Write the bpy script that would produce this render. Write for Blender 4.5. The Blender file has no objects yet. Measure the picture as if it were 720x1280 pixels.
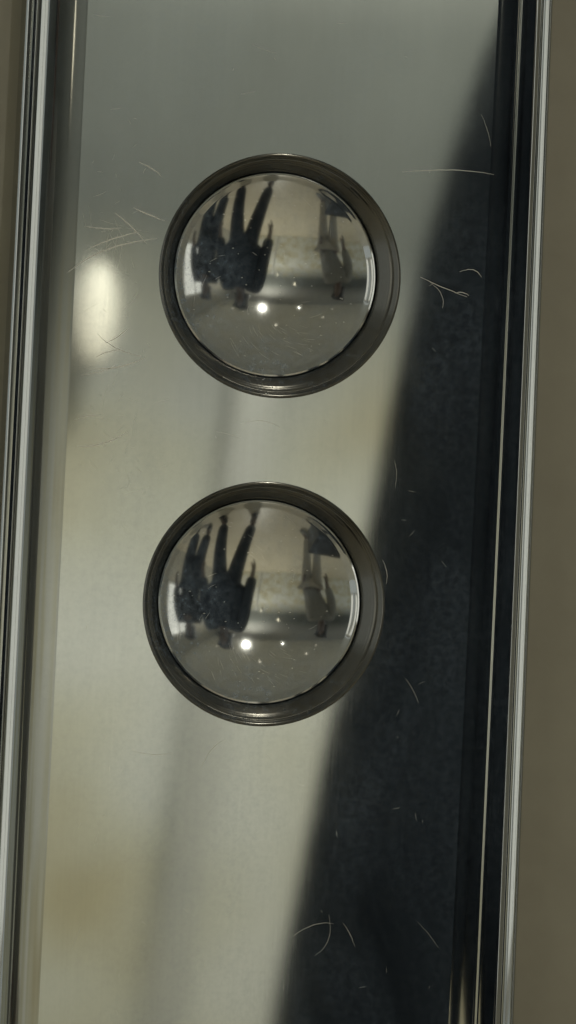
import bpy, bmesh, math, random
from mathutils import Vector, Quaternion, Matrix
random.seed(7)
R=math.radians
U=0.00012           # metres per reference unit
ZC=1.3              # height of the middle of the panel
sc=bpy.context.scene
C=sc.collection
sc.view_settings.view_transform='Standard'; sc.view_settings.look='None'; sc.view_settings.exposure=0

# ------------------------------------------------------------------ materials
def mat(name, col, rough=.5, metal=0., emit=None, es=0.):
    m=bpy.data.materials.new(name); m.use_nodes=True
    b=m.node_tree.nodes['Principled BSDF']
    b.inputs['Base Color'].default_value=(*col,1); b.inputs['Roughness'].default_value=rough
    b.inputs['Metallic'].default_value=metal
    if emit:
        b.inputs['Emission Color'].default_value=(*emit,1); b.inputs['Emission Strength'].default_value=es
    return m
def N(m,t,**k):
    n=m.node_tree.nodes.new(t)
    for a,v in k.items(): setattr(n,a,v)
    return n
def L(m,a,b): m.node_tree.links.new(a,b)
def bsdf(m): return m.node_tree.nodes['Principled BSDF']
def noise(m,scale=(1,1,1),s=1.,detail=3.,rough=.5,dist=0.):
    tc=N(m,'ShaderNodeTexCoord'); mp=N(m,'ShaderNodeMapping'); mp.inputs['Scale'].default_value=scale
    n=N(m,'ShaderNodeTexNoise'); n.inputs['Scale'].default_value=s; n.inputs['Detail'].default_value=detail
    n.inputs['Roughness'].default_value=rough; n.inputs['Distortion'].default_value=dist
    L(m,tc.outputs['Object'],mp.inputs['Vector']); L(m,mp.outputs[0],n.inputs['Vector'])
    return n.outputs['Fac']
def ramp(m,fac,stops):
    r=N(m,'ShaderNodeValToRGB'); e=r.color_ramp.elements
    while len(e)<len(stops): e.new(.5)
    for i,(p,c) in enumerate(stops):
        e[i].position=p; e[i].color=(*c,1) if len(c)==3 else c
    L(m,fac,r.inputs[0]); return r.outputs[0]
def mapr(m,fac,a,b,c,d):
    r=N(m,'ShaderNodeMapRange'); 
    for i,v in enumerate((a,b,c,d)): r.inputs[i+1].default_value=v
    L(m,fac,r.inputs[0]); return r.outputs[0]
def addbump(m,h,strength,dist):
    b=N(m,'ShaderNodeBump'); b.inputs['Strength'].default_value=strength; b.inputs['Distance'].default_value=dist
    L(m,h,b.inputs['Height']); L(m,b.outputs[0],bsdf(m).inputs['Normal'])

def steel(name,col,r0,r1,dust=.03,streak=.05):
    m=mat(name,col,.08,1.)
    g=noise(m,(1,1,.02),6000,2,.6)
    cl=noise(m,(1,1,.55),38,4,.6)
    mx=N(m,'ShaderNodeMath',operation='MULTIPLY_ADD'); L(m,g,mx.inputs[0]); mx.inputs[1].default_value=.35; L(m,cl,mx.inputs[2])
    L(m,mapr(m,mx.outputs[0],.4,.95,r0,r1),bsdf(m).inputs['Roughness'])
    st=noise(m,(1,1,.012),1500,4,.65)
    m2=N(m,'ShaderNodeMath',operation='MULTIPLY_ADD'); L(m,st,m2.inputs[0]); m2.inputs[1].default_value=streak*5; L(m,cl,m2.inputs[2])
    d=tuple(c*.84 for c in col)
    L(m,ramp(m,m2.outputs[0],[(.3+streak*2.5,d),(.7+streak*2.5,col)]),bsdf(m).inputs['Base Color'])
    # thin uneven film of dust and finger grease
    df=N(m,'ShaderNodeBsdfDiffuse'); df.inputs[0].default_value=(.43,.54,.66,1)
    ms=N(m,'ShaderNodeMixShader'); spk=noise(m,(1,1,1),900,5,.75)
    pat=noise(m,(1,1,.5),40,5,.62,.6)
    mu=N(m,'ShaderNodeMath',operation='MULTIPLY'); L(m,mapr(m,spk,.42,.8,0.3,1.6),mu.inputs[0]); L(m,mapr(m,pat,.36,.68,dust*.15,dust*2.4),mu.inputs[1])
    L(m,mu.outputs[0],ms.inputs[0]); L(m,bsdf(m).outputs[0],ms.inputs[1]); L(m,df.outputs[0],ms.inputs[2])
    L(m,ms.outputs[0],m.node_tree.nodes['Material Output'].inputs[0])
    return m
M={}
M['plate']=steel('polished_steel',(.615,.63,.59),.014,.055,.07)
M['trim']=steel('trim_steel',(.47,.48,.45),.03,.075,.03)
M['bezel']=steel('dark_bezel_steel',(.17,.16,.132),.14,.28,.06)
M['dish']=steel('mirror_steel',(.62,.62,.57),.045,.09,.16)
M['scratch']=mat('scratched_metal',(.95,.91,.80),.4,0.)
def noisy(name,a,b,s,rough=.6,bump=0.,sc3=(1,1,1)):
    m=mat(name,a,rough); f=noise(m,sc3,s,5,.6)
    L(m,ramp(m,f,[(.3,a),(.7,b)]),bsdf(m).inputs['Base Color'])
    if bump: addbump(m,f,.4,bump)
    return m
M['beige']=noisy('beige_paint',(.33,.30,.22),(.38,.35,.26),60,.45,.0003)
M['floor']=noisy('pale_tile',(.62,.56,.43),(.72,.66,.53),1.5,.35)
M['ceil']=noisy('grey_ceiling',(.50,.50,.47),(.56,.56,.52),2,.8)
M['side']=noisy('side_wall',(.42,.41,.36),(.5,.48,.42),2,.7)
# far wall : cream low down, grey at head height, paler again to the ceiling
m=mat('two_tone_wall',(.5,.5,.45),.8)
tc=N(m,'ShaderNodeTexCoord'); sp=N(m,'ShaderNodeSeparateXYZ'); L(m,tc.outputs['Object'],sp.inputs[0])
blot=noise(m,(1,1,1.1),4.6,1,.45)
low=ramp(m,blot,[(.32,(.60,.55,.385)),(.5,(.72,.715,.61)),(.66,(.80,.81,.77))])
zz=N(m,'ShaderNodeMath',operation='MULTIPLY_ADD'); L(m,blot,zz.inputs[0]); zz.inputs[1].default_value=.16; L(m,sp.outputs[2],zz.inputs[2])
k=mapr(m,zz.outputs[0],-.10,.38,0,1)
up=ramp(m,mapr(m,sp.outputs[2],.55,1.0,0,1),[(0.,(.105,.113,.104)),(1.,(.38,.38,.36))])
mx=N(m,'ShaderNodeMix',data_type='RGBA'); L(m,k,mx.inputs[0]); L(m,low,mx.inputs[6]); L(m,up,mx.inputs[7])
L(m,mx.outputs[2],bsdf(m).inputs['Base Color']); M['back']=m
M['dark']=noisy('dark_cloth',(.006,.012,.023),(.030,.044,.068),5,.8,0,(1.6,1.6,.35))
M['navy']=noisy('charcoal_cloth',(.015,.018,.023),(.024,.027,.032),30,.85)
M['pale']=noisy('pale_cloth',(.48,.45,.37),(.55,.51,.43),30,.85)
M['mid']=noisy('mid_grey_cloth',(.24,.24,.22),(.31,.31,.285),30,.85)
M['skin']=noisy('skin',(.13,.09,.07),(.16,.11,.085),40,.5)
M['hair']=noisy('dark_hair',(.015,.012,.01),(.03,.024,.02),90,.5)
M['shoe']=mat('black_leather',(.012,.012,.013),.35)
M['post']=noisy('post_paint',(.50,.505,.48),(.57,.57,.54),8,.5)
M['bench']=mat('bench_black',(.012,.012,.014),.5)
M['lamp']=mat('lamp_glass',(.8,.78,.7),.4,0,(1,.92,.72),.75)
M['lamp2']=mat('bright_lamp_glass',(.8,.78,.7),.4,0,(1,.90,.68),2.4)
M['down']=mat('downlight_glass',(.8,.78,.7),.4,0,(1,.88,.66),5.)
M['dim']=mat('dim_downlight_glass',(.8,.78,.7),.4,0,(1,.95,.84),.5)
M['dot_glow']=mat('added_dot_glow',(.8,.78,.7),.4,0,(1,.92,.78),5.)  # glow of the small ceiling discs added for mirrored dots
M['pane']=mat('window_glow',(.8,.85,.9),.2,0,(.97,.97,.92),.7)
M['white']=mat('white_frame',(.7,.7,.68),.5)

# ------------------------------------------------------------------ helpers
def link(name,me,m,parent=None,loc=None,smooth=None):
    o=bpy.data.objects.new(name,me); C.objects.link(o)
    if m: me.materials.append(m)
    if smooth is not None:
        for p in me.polygons: p.use_smooth=True
        me.set_sharp_from_angle(angle=R(smooth))
    if parent: o.parent=parent
    if loc: o.location=loc
    return o
def mesh(name,vs,fs):
    me=bpy.data.meshes.new(name); me.from_pydata(vs,[],fs); me.update(); return me
def empty(name,loc,label,cat,group=None,rz=0):
    o=bpy.data.objects.new(name,None); C.objects.link(o); o.location=loc; o.rotation_euler=(0,0,rz)
    o.empty_display_size=.02
    o['label']=label; o['category']=cat
    if group:o['group']=group
    return o
def tag(o,label=None,cat=None,group=None,kind=None):
    if label:o['label']=label
    if cat:o['category']=cat
    if group:o['group']=group
    if kind:o['kind']=kind
    return o
def boxes(name,bs,m,parent=None,bev=0.,loc=None):
    bm=bmesh.new()
    for (c,s) in bs:
        bmesh.ops.create_cube(bm,size=1,matrix=Matrix.Translation(c)@Matrix.Diagonal((*s,1)))
    if bev: bmesh.ops.bevel(bm,geom=bm.edges[:],offset=bev,segments=2,affect='EDGES')
    me=bpy.data.meshes.new(name); bm.to_mesh(me); bm.free()
    return link(name,me,m,parent,loc)
OX,OZ=-3.2,2.0       # the cap sits a little off the centre of its ring
def lathe_y(name,prof,seg,m,parent,smooth=35,ecc=None):
    vs=[];fs=[]
    n=len(prof)
    for i in range(seg):
        a=2*math.pi*i/seg
        for r,d in prof:
            e=1. if ecc is None else min(max((ecc[0]-r)/(ecc[0]-ecc[1]),0),1)
            vs.append(((r*math.cos(a)+OX*e)*U,d*U,(r*math.sin(a)+OZ*e)*U))
    for i in range(seg):
        j=(i+1)%seg
        for k in range(n-1):
            fs.append((i*n+k,i*n+k+1,j*n+k+1,j*n+k))
    bm=bmesh.new(); me=mesh(name,vs,fs); bm.from_mesh(me)
    bmesh.ops.remove_doubles(bm,verts=bm.verts[:],dist=1e-7)
    bmesh.ops.recalc_face_normals(bm,faces=bm.faces[:]); 
    # faces should look towards -Y
    s=sum(f.normal.y*f.calc_area() for f in bm.faces)
    if s>0: bmesh.ops.reverse_faces(bm,faces=bm.faces[:])
    bm.to_mesh(me); bm.free()
    return link(name,me,m,parent,None,smooth)
def extrude(name,prof,z0,z1,m,parent,smooth=40,shift=None):
    vs=[];fs=[];n=len(prof)
    for z in (z0,z1):
        for x,d in prof: vs.append(((x+(shift(x,z/U) if shift else 0))*U,d*U,z))
    for k in range(n-1): fs.append((k,k+1,n+k+1,n+k))
    me=mesh(name,vs,fs)
    s=sum(p.normal.y*p.area for p in me.polygons)
    if s>0: me.flip_normals()
    return link(name,me,m,parent,None,smooth)

# ------------------------------------------------------------------ the panel
HX=-24.4; HZ=[294.2,-116.3]; HR=150.; PL,PR=-282.,236.
ZT,ZB=.12,-.12
panel=empty('control_panel',(0,0,ZC),'tall polished steel panel with ribbed edges carrying both round buttons','panel')
def face_plate():
    h=165.
    xs=[PL,HX-h,HX+h,PR]; zs=[ZB/U,HZ[1]-h,HZ[1]+h,HZ[0]-h,HZ[0]+h,ZT/U]
    vs=[];fs=[]
    def rect(x0,x1,z0,z1):
        b=len(vs); vs.extend([(x0*U,0,z0*U),(x1*U,0,z0*U),(x1*U,0,z1*U),(x0*U,0,z1*U)]); fs.append((b,b+1,b+2,b+3))
    for i in range(3):
        for j in range(5):
            if i==1 and j in (1,3):
                cz=HZ[1] if j==1 else HZ[0]
                n=128;b=len(vs)
                for q in range(n):
                    a=2*math.pi*q/n; c,s=math.cos(a),math.sin(a); t=h/max(abs(c),abs(s))
                    vs.append(((HX+HR*c)*U,0,(cz+HR*s)*U)); vs.append(((HX+t*c)*U,0,(cz+t*s)*U))
                for q in range(n):
                    p=(q+1)%n
                    fs.append((b+2*q,b+2*q+1,b+2*p+1,b+2*p))
            else: rect(xs[i],xs[i+1],zs[j],zs[j+1])
    me=mesh('face_plate',vs,fs)
    bm=bmesh.new(); bm.from_mesh(me); bmesh.ops.remove_doubles(bm,verts=bm.verts[:],dist=1e-7)
    for f in bm.faces:
        if f.normal.y>0: f.normal_flip()
    bm.to_mesh(me); bm.free()
    return link('face_plate',me,M['plate'],panel)
plate=face_plate()
left=[(-282,0)]+[(-282-57*t,.05+1.6*t+9.5*t*t*t) for t in [i/30 for i in range(1,31)]]+[(-341,11.4)]+[(-349.5+8.5*math.cos(a),11.6-4.2*math.sin(a)) for a in [math.pi*(.06+.94*i/24) for i in range(25)]]+[(-358.4,66)]
extrude('edge_trim',left,ZB,ZT,M['trim'],panel,70)
lip=[(297.5+7*t, 4.7-4.1*t*(1.14-.14*t)) for t in [i/8 for i in range(9)]]
right=[(236,0),(238,.04),(240.5,.06)]+[(241+22*t,.06+.5*t*t) for t in [i/8 for i in range(0,9)]]+[(264,.9),(265.2,1.0),(266.4,.7)]+[(267+20*t,.65+1.2*t*t) for t in [i/10 for i in range(0,11)]]+[(289,2.4),(291.5,3.6),(293.5,5.0),(295.5,5.4)]+lip+[(306,.7),(308,2.6),(309.3,6.6),(309.8,13),(309.8,66)]
extrude('edge_trim',right,ZB,ZT,M['trim'],panel,50,lambda x,z:(x-236)/70*(4.5-6.5*max(-1.6,min(1.6,z/640))))

# hairline scratches, joined into the scratched part as a second material
def ribbons(o,lines,y,ox=0,oz=0):
    me=o.data; me.materials.append(M['scratch'])
    bm=bmesh.new(); bm.from_mesh(me)
    for pts,w in lines:
        n=len(pts);row=[]
        for i,p in enumerate(pts):
            a=pts[max(i-1,0)];c=pts[min(i+1,n-1)]
            dx,dz=c[0]-a[0],c[1]-a[1];l=math.hypot(dx,dz) or 1
            t=i/(n-1); ww=w*(.25+.75*math.sin(math.pi*min(max(t,.04),.96)))
            yy=y(p) if callable(y) else y
            row.append([bm.verts.new(((p[0]-dz/l*ww*s+ox)*U,yy*U,(p[1]+dx/l*ww*s+oz)*U)) for s in(-.5,.5)])
        for i in range(n-1):
            f=bm.faces.new((row[i][0],row[i][1],row[i+1][1],row[i+1][0])); f.normal_update(); f.material_index=1
            if f.normal.y>0:f.normal_flip()
    bm.to_mesh(me);bm.free()
cr,sr=math.cos(R(2.8)),math.sin(R(2.8))
def P(px,py):
    dx,dy=px-360,640-py
    return (dx*cr-dy*sr, dx*sr+dy*cr)
def curve(pts,n=14,jit=0.):
    pts=[P(*p) for p in pts]
    a,b,c=pts[:3]; out=[]
    for i in range(n+1):
        t=i/n; out.append(tuple((1-t)**2*a[k]+2*t*(1-t)*b[k]+t*t*c[k]+random.uniform(-jit,jit) for k in(0,1)))
    return out
named=[([(84,342),(130,305),(195,300)],2.0),([(108,314),(140,298),(172,292)],1.9),([(104,285),(128,290),(150,287)],1.7),([(165,262),(180,268),(204,278)],1.9),([(142,268),(160,280),(182,306)],1.7),
 ([(172,205),(190,212),(200,222)],1.5),([(110,462),(150,464),(180,448)],2.0),([(118,448),(130,440),(150,438)],1.6),([(100,470),(130,466),(142,458)],1.3),
 ([(95,558),(130,560),(158,540)],1.9),([(92,525),(110,518),(125,520)],1.7),([(130,430),(145,425),(158,412)],1.4),([(120,418),(140,440),(175,446)],1.2),
 ([(505,214),(575,206),(622,216)],1.1),([(528,345),(555,358),(588,370)],1.0),([(540,352),(562,366),(556,384)],.6),([(578,338),(600,330),(606,345)],.9),
 ([(572,365),(582,362),(590,368)],1.1),([(495,575),(500,590),(496,610)],.25),
 ([(368,1170),(395,1150),(418,1156)],.6),([(395,1195),(420,1180),(412,1145)],.35),([(430,1155),(440,1168),(445,1185)],.5),
 ([(510,850),(520,862),(526,880)],.35),([(480,700),(488,715),(485,730)],.7),([(525,1155),(540,1170),(552,1188)],.22),
 ([(160,935),(185,945),(215,940)],.7),([(250,960),(262,930),(280,925)],.7),([(606,140),(615,160),(618,180)],.4),([(300,530),(330,520),(350,535)],.7)]
lines=[(curve(p,14,.35),w*.66) for p,w in named]
while len(lines)<160:
    px,py=random.uniform(90,610),random.uniform(20,1270)
    if random.random()<.5:
        cx_,cy_,s_=random.choice([(130,300,60),(130,300,50),(130,480,60),(150,600,90)]); px,py=random.gauss(cx_,s_*.6),random.gauss(cy_,s_)
    x,z=P(px,py)
    if any(math.hypot(x-HX,z-q)<180 for q in HZ): continue
    if not PL+8<x<PR-25: continue
    a=random.uniform(0,math.pi); l=random.choice((2,3,4,6,9,16)); dk=px>640-.25*py
    if dk: l=min(l,5)
    bnd=random.uniform(-.25,.25)*l
    q0=(px-l*math.cos(a),py-l*math.sin(a)); q1=(px-bnd*math.sin(a),py+bnd*math.cos(a)); q2=(px+l*math.cos(a),py+l*math.sin(a))
    lines.append((curve([q0,q1,q2],8,.15),random.uniform(.1,.24)*(.6 if dk else 1.2)))
ribbons(plate,lines,-.25)

# ------------------------------------------------------------------ the buttons
bez=[(153,-.2),(152.3,-1.2),(151,-1.8),(149.5,-1.3),(148.2,.6),(147,2.0),(146.2,2.6),(145.6,3.6),(145,3.6),(142,6.0),(141.3,6.4),(140.7,7.5),(140,7.8),(138.5,9.4),(135,13.0),(132,16.4),(130.2,18.6),(129.3,20.5),(128.9,24),(128.7,40)]
th=22.4; RS=120./math.sin(R(th)); SAG=RS*(1-math.cos(R(th))); D0=23.
cap=[(128.3,42),(128.2,22.5),(127.4,20.6),(125.4,19.9),(122.6,21.0),(120.,D0)]
capc=[]
for i in range(1,41):
    r=120.*(1-i/40); capc.append((r,D0+SAG-(RS-math.sqrt(RS*RS-r*r))))
for i,cz in enumerate(HZ):
    b=empty('call_button',(HX*U,0,ZC+cz*U),
      ['upper of two round mirror buttons, in a brownish dark ring on the steel panel','lower of two round mirror buttons, in a dark grey ring on the steel panel'][i],'button','round buttons on the steel panel')
    lathe_y('bezel',bez,160,M['bezel'],b,38,(149,130.5))
    d=lathe_y('concave_cap',cap+capc,160,M['dish'],b,40)
    ls=[]
    for q in range(46):
        a0=random.uniform(0,6.28); r0=random.uniform(30,112); da=random.uniform(.06,.22); 
        if random.random()<.65: a0=-math.pi/2+random.uniform(-.6,.6); r0=random.uniform(65,110); da*=.7
        pts=[((r0+8*(k/8-.5))*math.cos(a0+da*k/8),(r0+8*(k/8-.5))*math.sin(a0+da*k/8)) for k in range(9)]
        ls.append((pts,random.uniform(.08,.2)))
    for q in range(60):
        a0=random.uniform(0,6.28); r0=112*math.sqrt(random.random()); l=random.uniform(.5,1.6)
        c0=(r0*math.cos(a0),r0*math.sin(a0)); ls.append(([(c0[0]-l,c0[1]),(c0[0],c0[1]+.3*l),(c0[0]+l,c0[1])],random.uniform(.3,.8)))
    ribbons(d,ls,lambda p:D0+SAG-(RS-math.sqrt(max(RS*RS-p[0]**2-p[1]**2,1)))-.35,OX,OZ)

# ------------------------------------------------------------------ wall behind the panel
w=boxes('wall',[((0,.1,1.35),(2.6,.2,2.7))],M['beige'])
w.location.y=64*U
tag(w,'beige painted wall that the steel panel is fixed to','wall')

# ------------------------------------------------------------------ the lobby mirrored in the steel
fl=boxes('floor',[((0,-2.4,-.05),(7.,6.2,.1))],M['floor']); tag(fl,kind='structure')
ce=boxes('ceiling',[((0,-2.5,2.75),(7.,6.0,.1))],M['ceil']); tag(ce,kind='structure')
bw=boxes('wall',[((0,0,0),(7.,.2,2.7))],M['back'],None,0,(0,-5.1,1.35)); tag(bw,'far two tone wall, grey above cream, mirrored in the steel','wall')
sw=boxes('wall',[((2.7,-2.6,1.35),(.2,4.8,2.7))],M['side']); tag(sw,'plain side wall with the bright window, mirrored in the buttons','wall')
def window(x,y,wd_,label,sgn):
    win=empty('window',(x,y,.9),label,'window')
    boxes('pane',[((0,0,.6),(.006,wd_,1.2))],M['pane'],win)
    e=wd_/2+.03
    boxes('frame',[((-.012*sgn,-e,.6),(.04,.06,1.32)),((-.012*sgn,e,.6),(.04,.06,1.32)),((-.012*sgn,0,-.03),(.04,wd_,.06)),((-.012*sgn,0,1.23),(.04,wd_,.06)),((-.012*sgn,0,.6),(.03,.03,1.2))],M['white'],win)
window(2.595,-2.6,.9,'bright daylight window with white frame mirrored at the left of both buttons',1)
window(-2.3,-2.5,.9,'added glowing window, mirrored as a glint at the right rim of both buttons',-1)  # added glowing pane, brightens the right button rims and the trim
po=boxes('pole',[((0,0,.76),(.05,.03,1.52))],M['post'],None,.006,(.60,-4.97,.02)); tag(po,'slim grey pole leaning sideways before the far wall','pole'); po.rotation_euler=(0,R(5.5),0)
for i,(x,z) in enumerate(((.535,1.53),(-.14,1.86),(-1.6,1.41))):
    s=empty('wall_lamp',(x,-4.995,z),['lit wall lamp mirrored as a soft bright oval at the left of the panel','lit wall lamp mirrored as a small spot in both buttons','lit wall lamp behind the pale clothed person'][i],'lamp','wall lamps')
    bm=bmesh.new(); bmesh.ops.create_uvsphere(bm,u_segments=24,v_segments=14,radius=1,matrix=Matrix.Translation((0,.06,0))@Matrix.Diagonal((.024,.024,.062,1)))
    me=bpy.data.meshes.new('lamp_glass'); bm.to_mesh(me); bm.free(); link('lamp_glass',me,M['lamp' if i==0 else 'lamp2'],s,None,60)
    boxes('back_plate',[((0,.012,0),(.04,.02,.08))],M['post'],s,.004)
LAMPS=((.95,-4.1,150),(-.30,-4.4,1.6),(.2,-.5,9),(-.95,-3.5,0),(.35,-2.9,0),(1.9,-3.7,0),(-1.5,-4.3,0),(1.75,-4.6,0))
LL=['round ceiling lamp mirrored as the brightest spot in each button','dim round ceiling lamp near the middle of the far wall','added ceiling lamp right above the steel panel, outside the mirrored view, lighting the wall',  # the one above the panel is added to light wall and scratches
 'small glow disc, added for a mirrored dot, above and behind the pale clothed person','small glow disc, added for a mirrored dot, above the middle of the lobby','small glow disc, added for a mirrored dot, nearest the side wall with the window','small glow disc, added for a mirrored dot, in the far left corner','small glow disc, added for a mirrored dot, close to the far wall, behind the person in the long coat']  # small ones are unpowered glowing discs added as dots in the buttons
for i,(x,y,pw) in enumerate(LAMPS):
    s=empty('ceiling_lamp',(x,y,2.7),LL[i],'lamp','ceiling lamps')
    r_=.04 if pw else .022
    bm=bmesh.new(); bmesh.ops.create_cone(bm,cap_ends=True,segments=32,radius1=r_,radius2=r_,depth=.012,matrix=Matrix.Translation((0,0,-.012)))
    me=bpy.data.meshes.new('lamp_glass'); bm.to_mesh(me); bm.free(); link('lamp_glass',me,M['down'] if i==0 else (M['dim'] if pw else M['dot_glow']),s)
    bm=bmesh.new(); bmesh.ops.create_cone(bm,cap_ends=False,segments=32,radius1=r_+.015,radius2=r_+.006,depth=.03,matrix=Matrix.Translation((0,0,-.016)))
    me=bpy.data.meshes.new('lamp_rim'); bm.to_mesh(me); bm.free(); link('lamp_rim',me,M['white'],s)
    if pw:
        ld=bpy.data.lights.new('ceiling_light','SPOT'); ld.energy=pw; ld.shadow_soft_size=.02; ld.color=(1,.99,.92); ld.spot_size=R(168); ld.spot_blend=.6
        lo=bpy.data.objects.new('ceiling_light',ld); C.objects.link(lo); lo.location=(x,y,2.645)
be=empty('bench',(-.56,-1.2,0),'low black bench mirrored at the upper right of the buttons','bench')
boxes('seat',[((0,0,.47),(.44,.44,.36))],M['bench'],be,.015)
for a in(-.17,.17):
    for c in(-.17,.17): boxes('leg',[((a,c,.145),(.04,.04,.288))],M['bench'],be)

def skin(name,verts,edges,m,parent,sub=2):
    me=bpy.data.meshes.new(name); me.from_pydata([v[0] for v in verts],edges,[])
    o=bpy.data.objects.new(name,me); C.objects.link(o)
    md=o.modifiers.new('s','SKIN'); md.use_smooth_shade=True
    sv=me.skin_vertices[0].data if me.skin_vertices else None
    for i,v in enumerate(verts):
        r=v[1]; sv[i].radius=r if isinstance(r,tuple) else (r,r)
        sv[i].use_root=(i==0)
    s=o.modifiers.new('u','SUBSURF'); s.levels=sub; s.render_levels=sub
    dg=bpy.context.evaluated_depsgraph_get(); dg.update()
    nm=bpy.data.meshes.new_from_object(o.evaluated_get(dg)); nm.name=name
    bpy.data.objects.remove(o)
    for p in nm.polygons:p.use_smooth=True
    nm.materials.clear(); nm.materials.append(m)
    q=bpy.data.objects.new(name,nm); C.objects.link(q); q.parent=parent
    return q
def person(x,y,rz,label,top,bottom,h=1.,stance=.12,step=0.,arm=.06,coat=0.,lean=0.,wide=False,leg=1.):
    root=empty('person',(x,y,0),label,'person','people mirrored in the buttons',rz); root.scale=(h,h,h)
    J=dict(pel=(0,0,.97),wai=(lean*.3,0,1.1),che=(lean*.7,0,1.28),nk=(lean,0,1.45),hd=(lean,.02,1.56),tp=(lean,.02,1.67))
    jj={}
    for s in(-1,1):
        jj[s]=dict(sh=(s*.17+lean*.9,0,1.40),el=(s*(.2+arm)+lean*.7,-.02,1.13),wr=(s*(.19+arm)+lean*.5,.10,.92),ha=(s*(.19+arm)+lean*.5,.13,.85),
          hip=(s*.085,0,.90),kn=(s*(.06+stance*.6),step*s*.5+.01,.50),an=(s*(.05+stance),step*s,.09),to=(s*(.07+stance*1.1),step*s+.15,.035))
        if wide: jj[s].update(sh=(s*.215,0,1.45),el=(s*.268,0,1.16),wr=(s*.325,.05,.82),ha=(s*.335,.07,.75))
    V=[(J['pel'],(.14,.10)),(J['wai'],(.125,.09)),(J['che'],(.15,.10)),(J['nk'],.05),(J['hd'],(.078,.092)),(J['tp'],(.06,.07))]
    E=[(0,1),(1,2),(2,3),(3,4),(4,5)]
    V.append(((lean,.115,1.565),.012)); E.append((4,6))
    for s in(-1,1):
        j=jj[s];b=len(V)
        V+= [(j['sh'],.055),(j['el'],.04),(j['wr'],.028),(j['ha'],(.036,.02)),(j['hip'],.085),(j['kn'],.052),(j['an'],.036),(j['to'],.03)]
        E+= [(2,b),(b,b+1),(b+1,b+2),(b+2,b+3),(0,b+4),(b+4,b+5),(b+5,b+6),(b+6,b+7)]
        hx,hy,hz=j['ha']
        for f in range(4):
            c=len(V); V+=[((hx,hy+.03-f*.02,hz-.055),.008),((hx-s*.012,hy+.034-f*.02,hz-.085-(.012 if f in(1,2) else 0)),.007)]
            E+=[(b+3,c),(c,c+1)]
        c=len(V); V+=[((hx-s*.02,hy+.045,hz-.01),.009),((hx-s*.028,hy+.06,hz-.045),.008)]; E+=[(b+3,c),(c,c+1)]
    skin('body',V,E,M['skin'],root)
    hem=(.33,.14) if wide else ((.2,.14) if coat else (.175,.125))
    V=[((0,0,.93-coat),hem),(J['wai'],(.265 if wide else .165,.115)),(J['che'],(.19 if wide else .18,.125)),((lean,0,1.43),.075)];E=[(0,1),(1,2),(2,3)]
    for s in(-1,1):
        j=jj[s];b=len(V); V+=[(j['sh'],.09 if wide else .08),(j['el'],.072),((j['wr'][0],j['wr'][1]-.015,j['wr'][2]+.02),.066 if wide else .05)];E+=[(2,b),(b,b+1),(b+1,b+2)]
    skin('jacket',V,E,top,root)
    V=[((0,0,.98),(.155,.115))];E=[]
    for s in(-1,1):
        j=jj[s];b=len(V);V+=[(j['hip'],.1*min(leg,1.1)),(j['kn'],.07*leg),((j['an'][0],j['an'][1],.10),.058*leg)];E+=[(0,b),(b,b+1),(b+1,b+2)]
    skin('trousers',V,E,bottom,root)
    for s in(-1,1):
        j=jj[s]; ax,ay,_=j['an'];tx,ty,_=j['to']
        skin('shoe',[((ax,ay-.03,.05),.05),((ax,ay+.03,.055),.048),((tx,ty,.035),(.045,.034)),((tx,ty+.05,.03),(.035,.028))],[(0,1),(1,2),(2,3)],M['shoe'] if bottom is not M['pale'] else M['mid'],root)
    skin('hair',[((lean,-.03,1.60),(.088,.085)),((lean,.0,1.655),(.078,.08)),((lean,.045,1.685),(.055,.045)),((lean,-.055,1.53),(.07,.05))],[(0,1),(1,2),(0,3)],M['hair'],root)
    return root
person(.672,-1.6,R(3),'person in dark jacket and trousers with legs apart, mirrored nearest the button centre',M['dark'],M['dark'],1.12,.15,.03,.0,.05,0,True,1.25)
person(1.42,-1.72,R(25),'person in long charcoal coat, mirrored upside down at the left in both buttons',M['navy'],M['dark'],1.12,.05,.02,.03,.24,0,False,1.4)
person(-.56,-2.0,R(-35),'person in pale grey clothes with dark hair, mirrored faintly at right in both buttons',M['mid'],M['pale'],1.04,.02,.08,-.02,0,-.2)

# ------------------------------------------------------------------ light
wd=bpy.data.worlds.new('World'); sc.world=wd; wd.use_nodes=True
bg=wd.node_tree.nodes['Background']; bg.inputs[0].default_value=(.93,1,.99,1); bg.inputs[1].default_value=.45

# ------------------------------------------------------------------ camera
cd=bpy.data.cameras.new('camera'); cam=bpy.data.objects.new('camera',cd); C.objects.link(cam); sc.camera=cam
Dc=.7; yaw=R(9)
cam.location=(-Dc*math.sin(yaw),-Dc*math.cos(yaw),ZC)
q=(Vector((0,0,ZC))-cam.location).to_track_quat('-Z','Y')
cam.rotation_mode='QUATERNION'; cam.rotation_quaternion=q@Quaternion((0,0,1),R(2.8))
cd.sensor_fit='VERTICAL'; cd.sensor_height=24; cd.lens=12/((640*U)/Dc)
cd.clip_start=.01; cd.clip_end=50
cd.dof.use_dof=True; cd.dof.focus_distance=Dc-.002; cd.dof.aperture_fstop=cd.lens/4.0
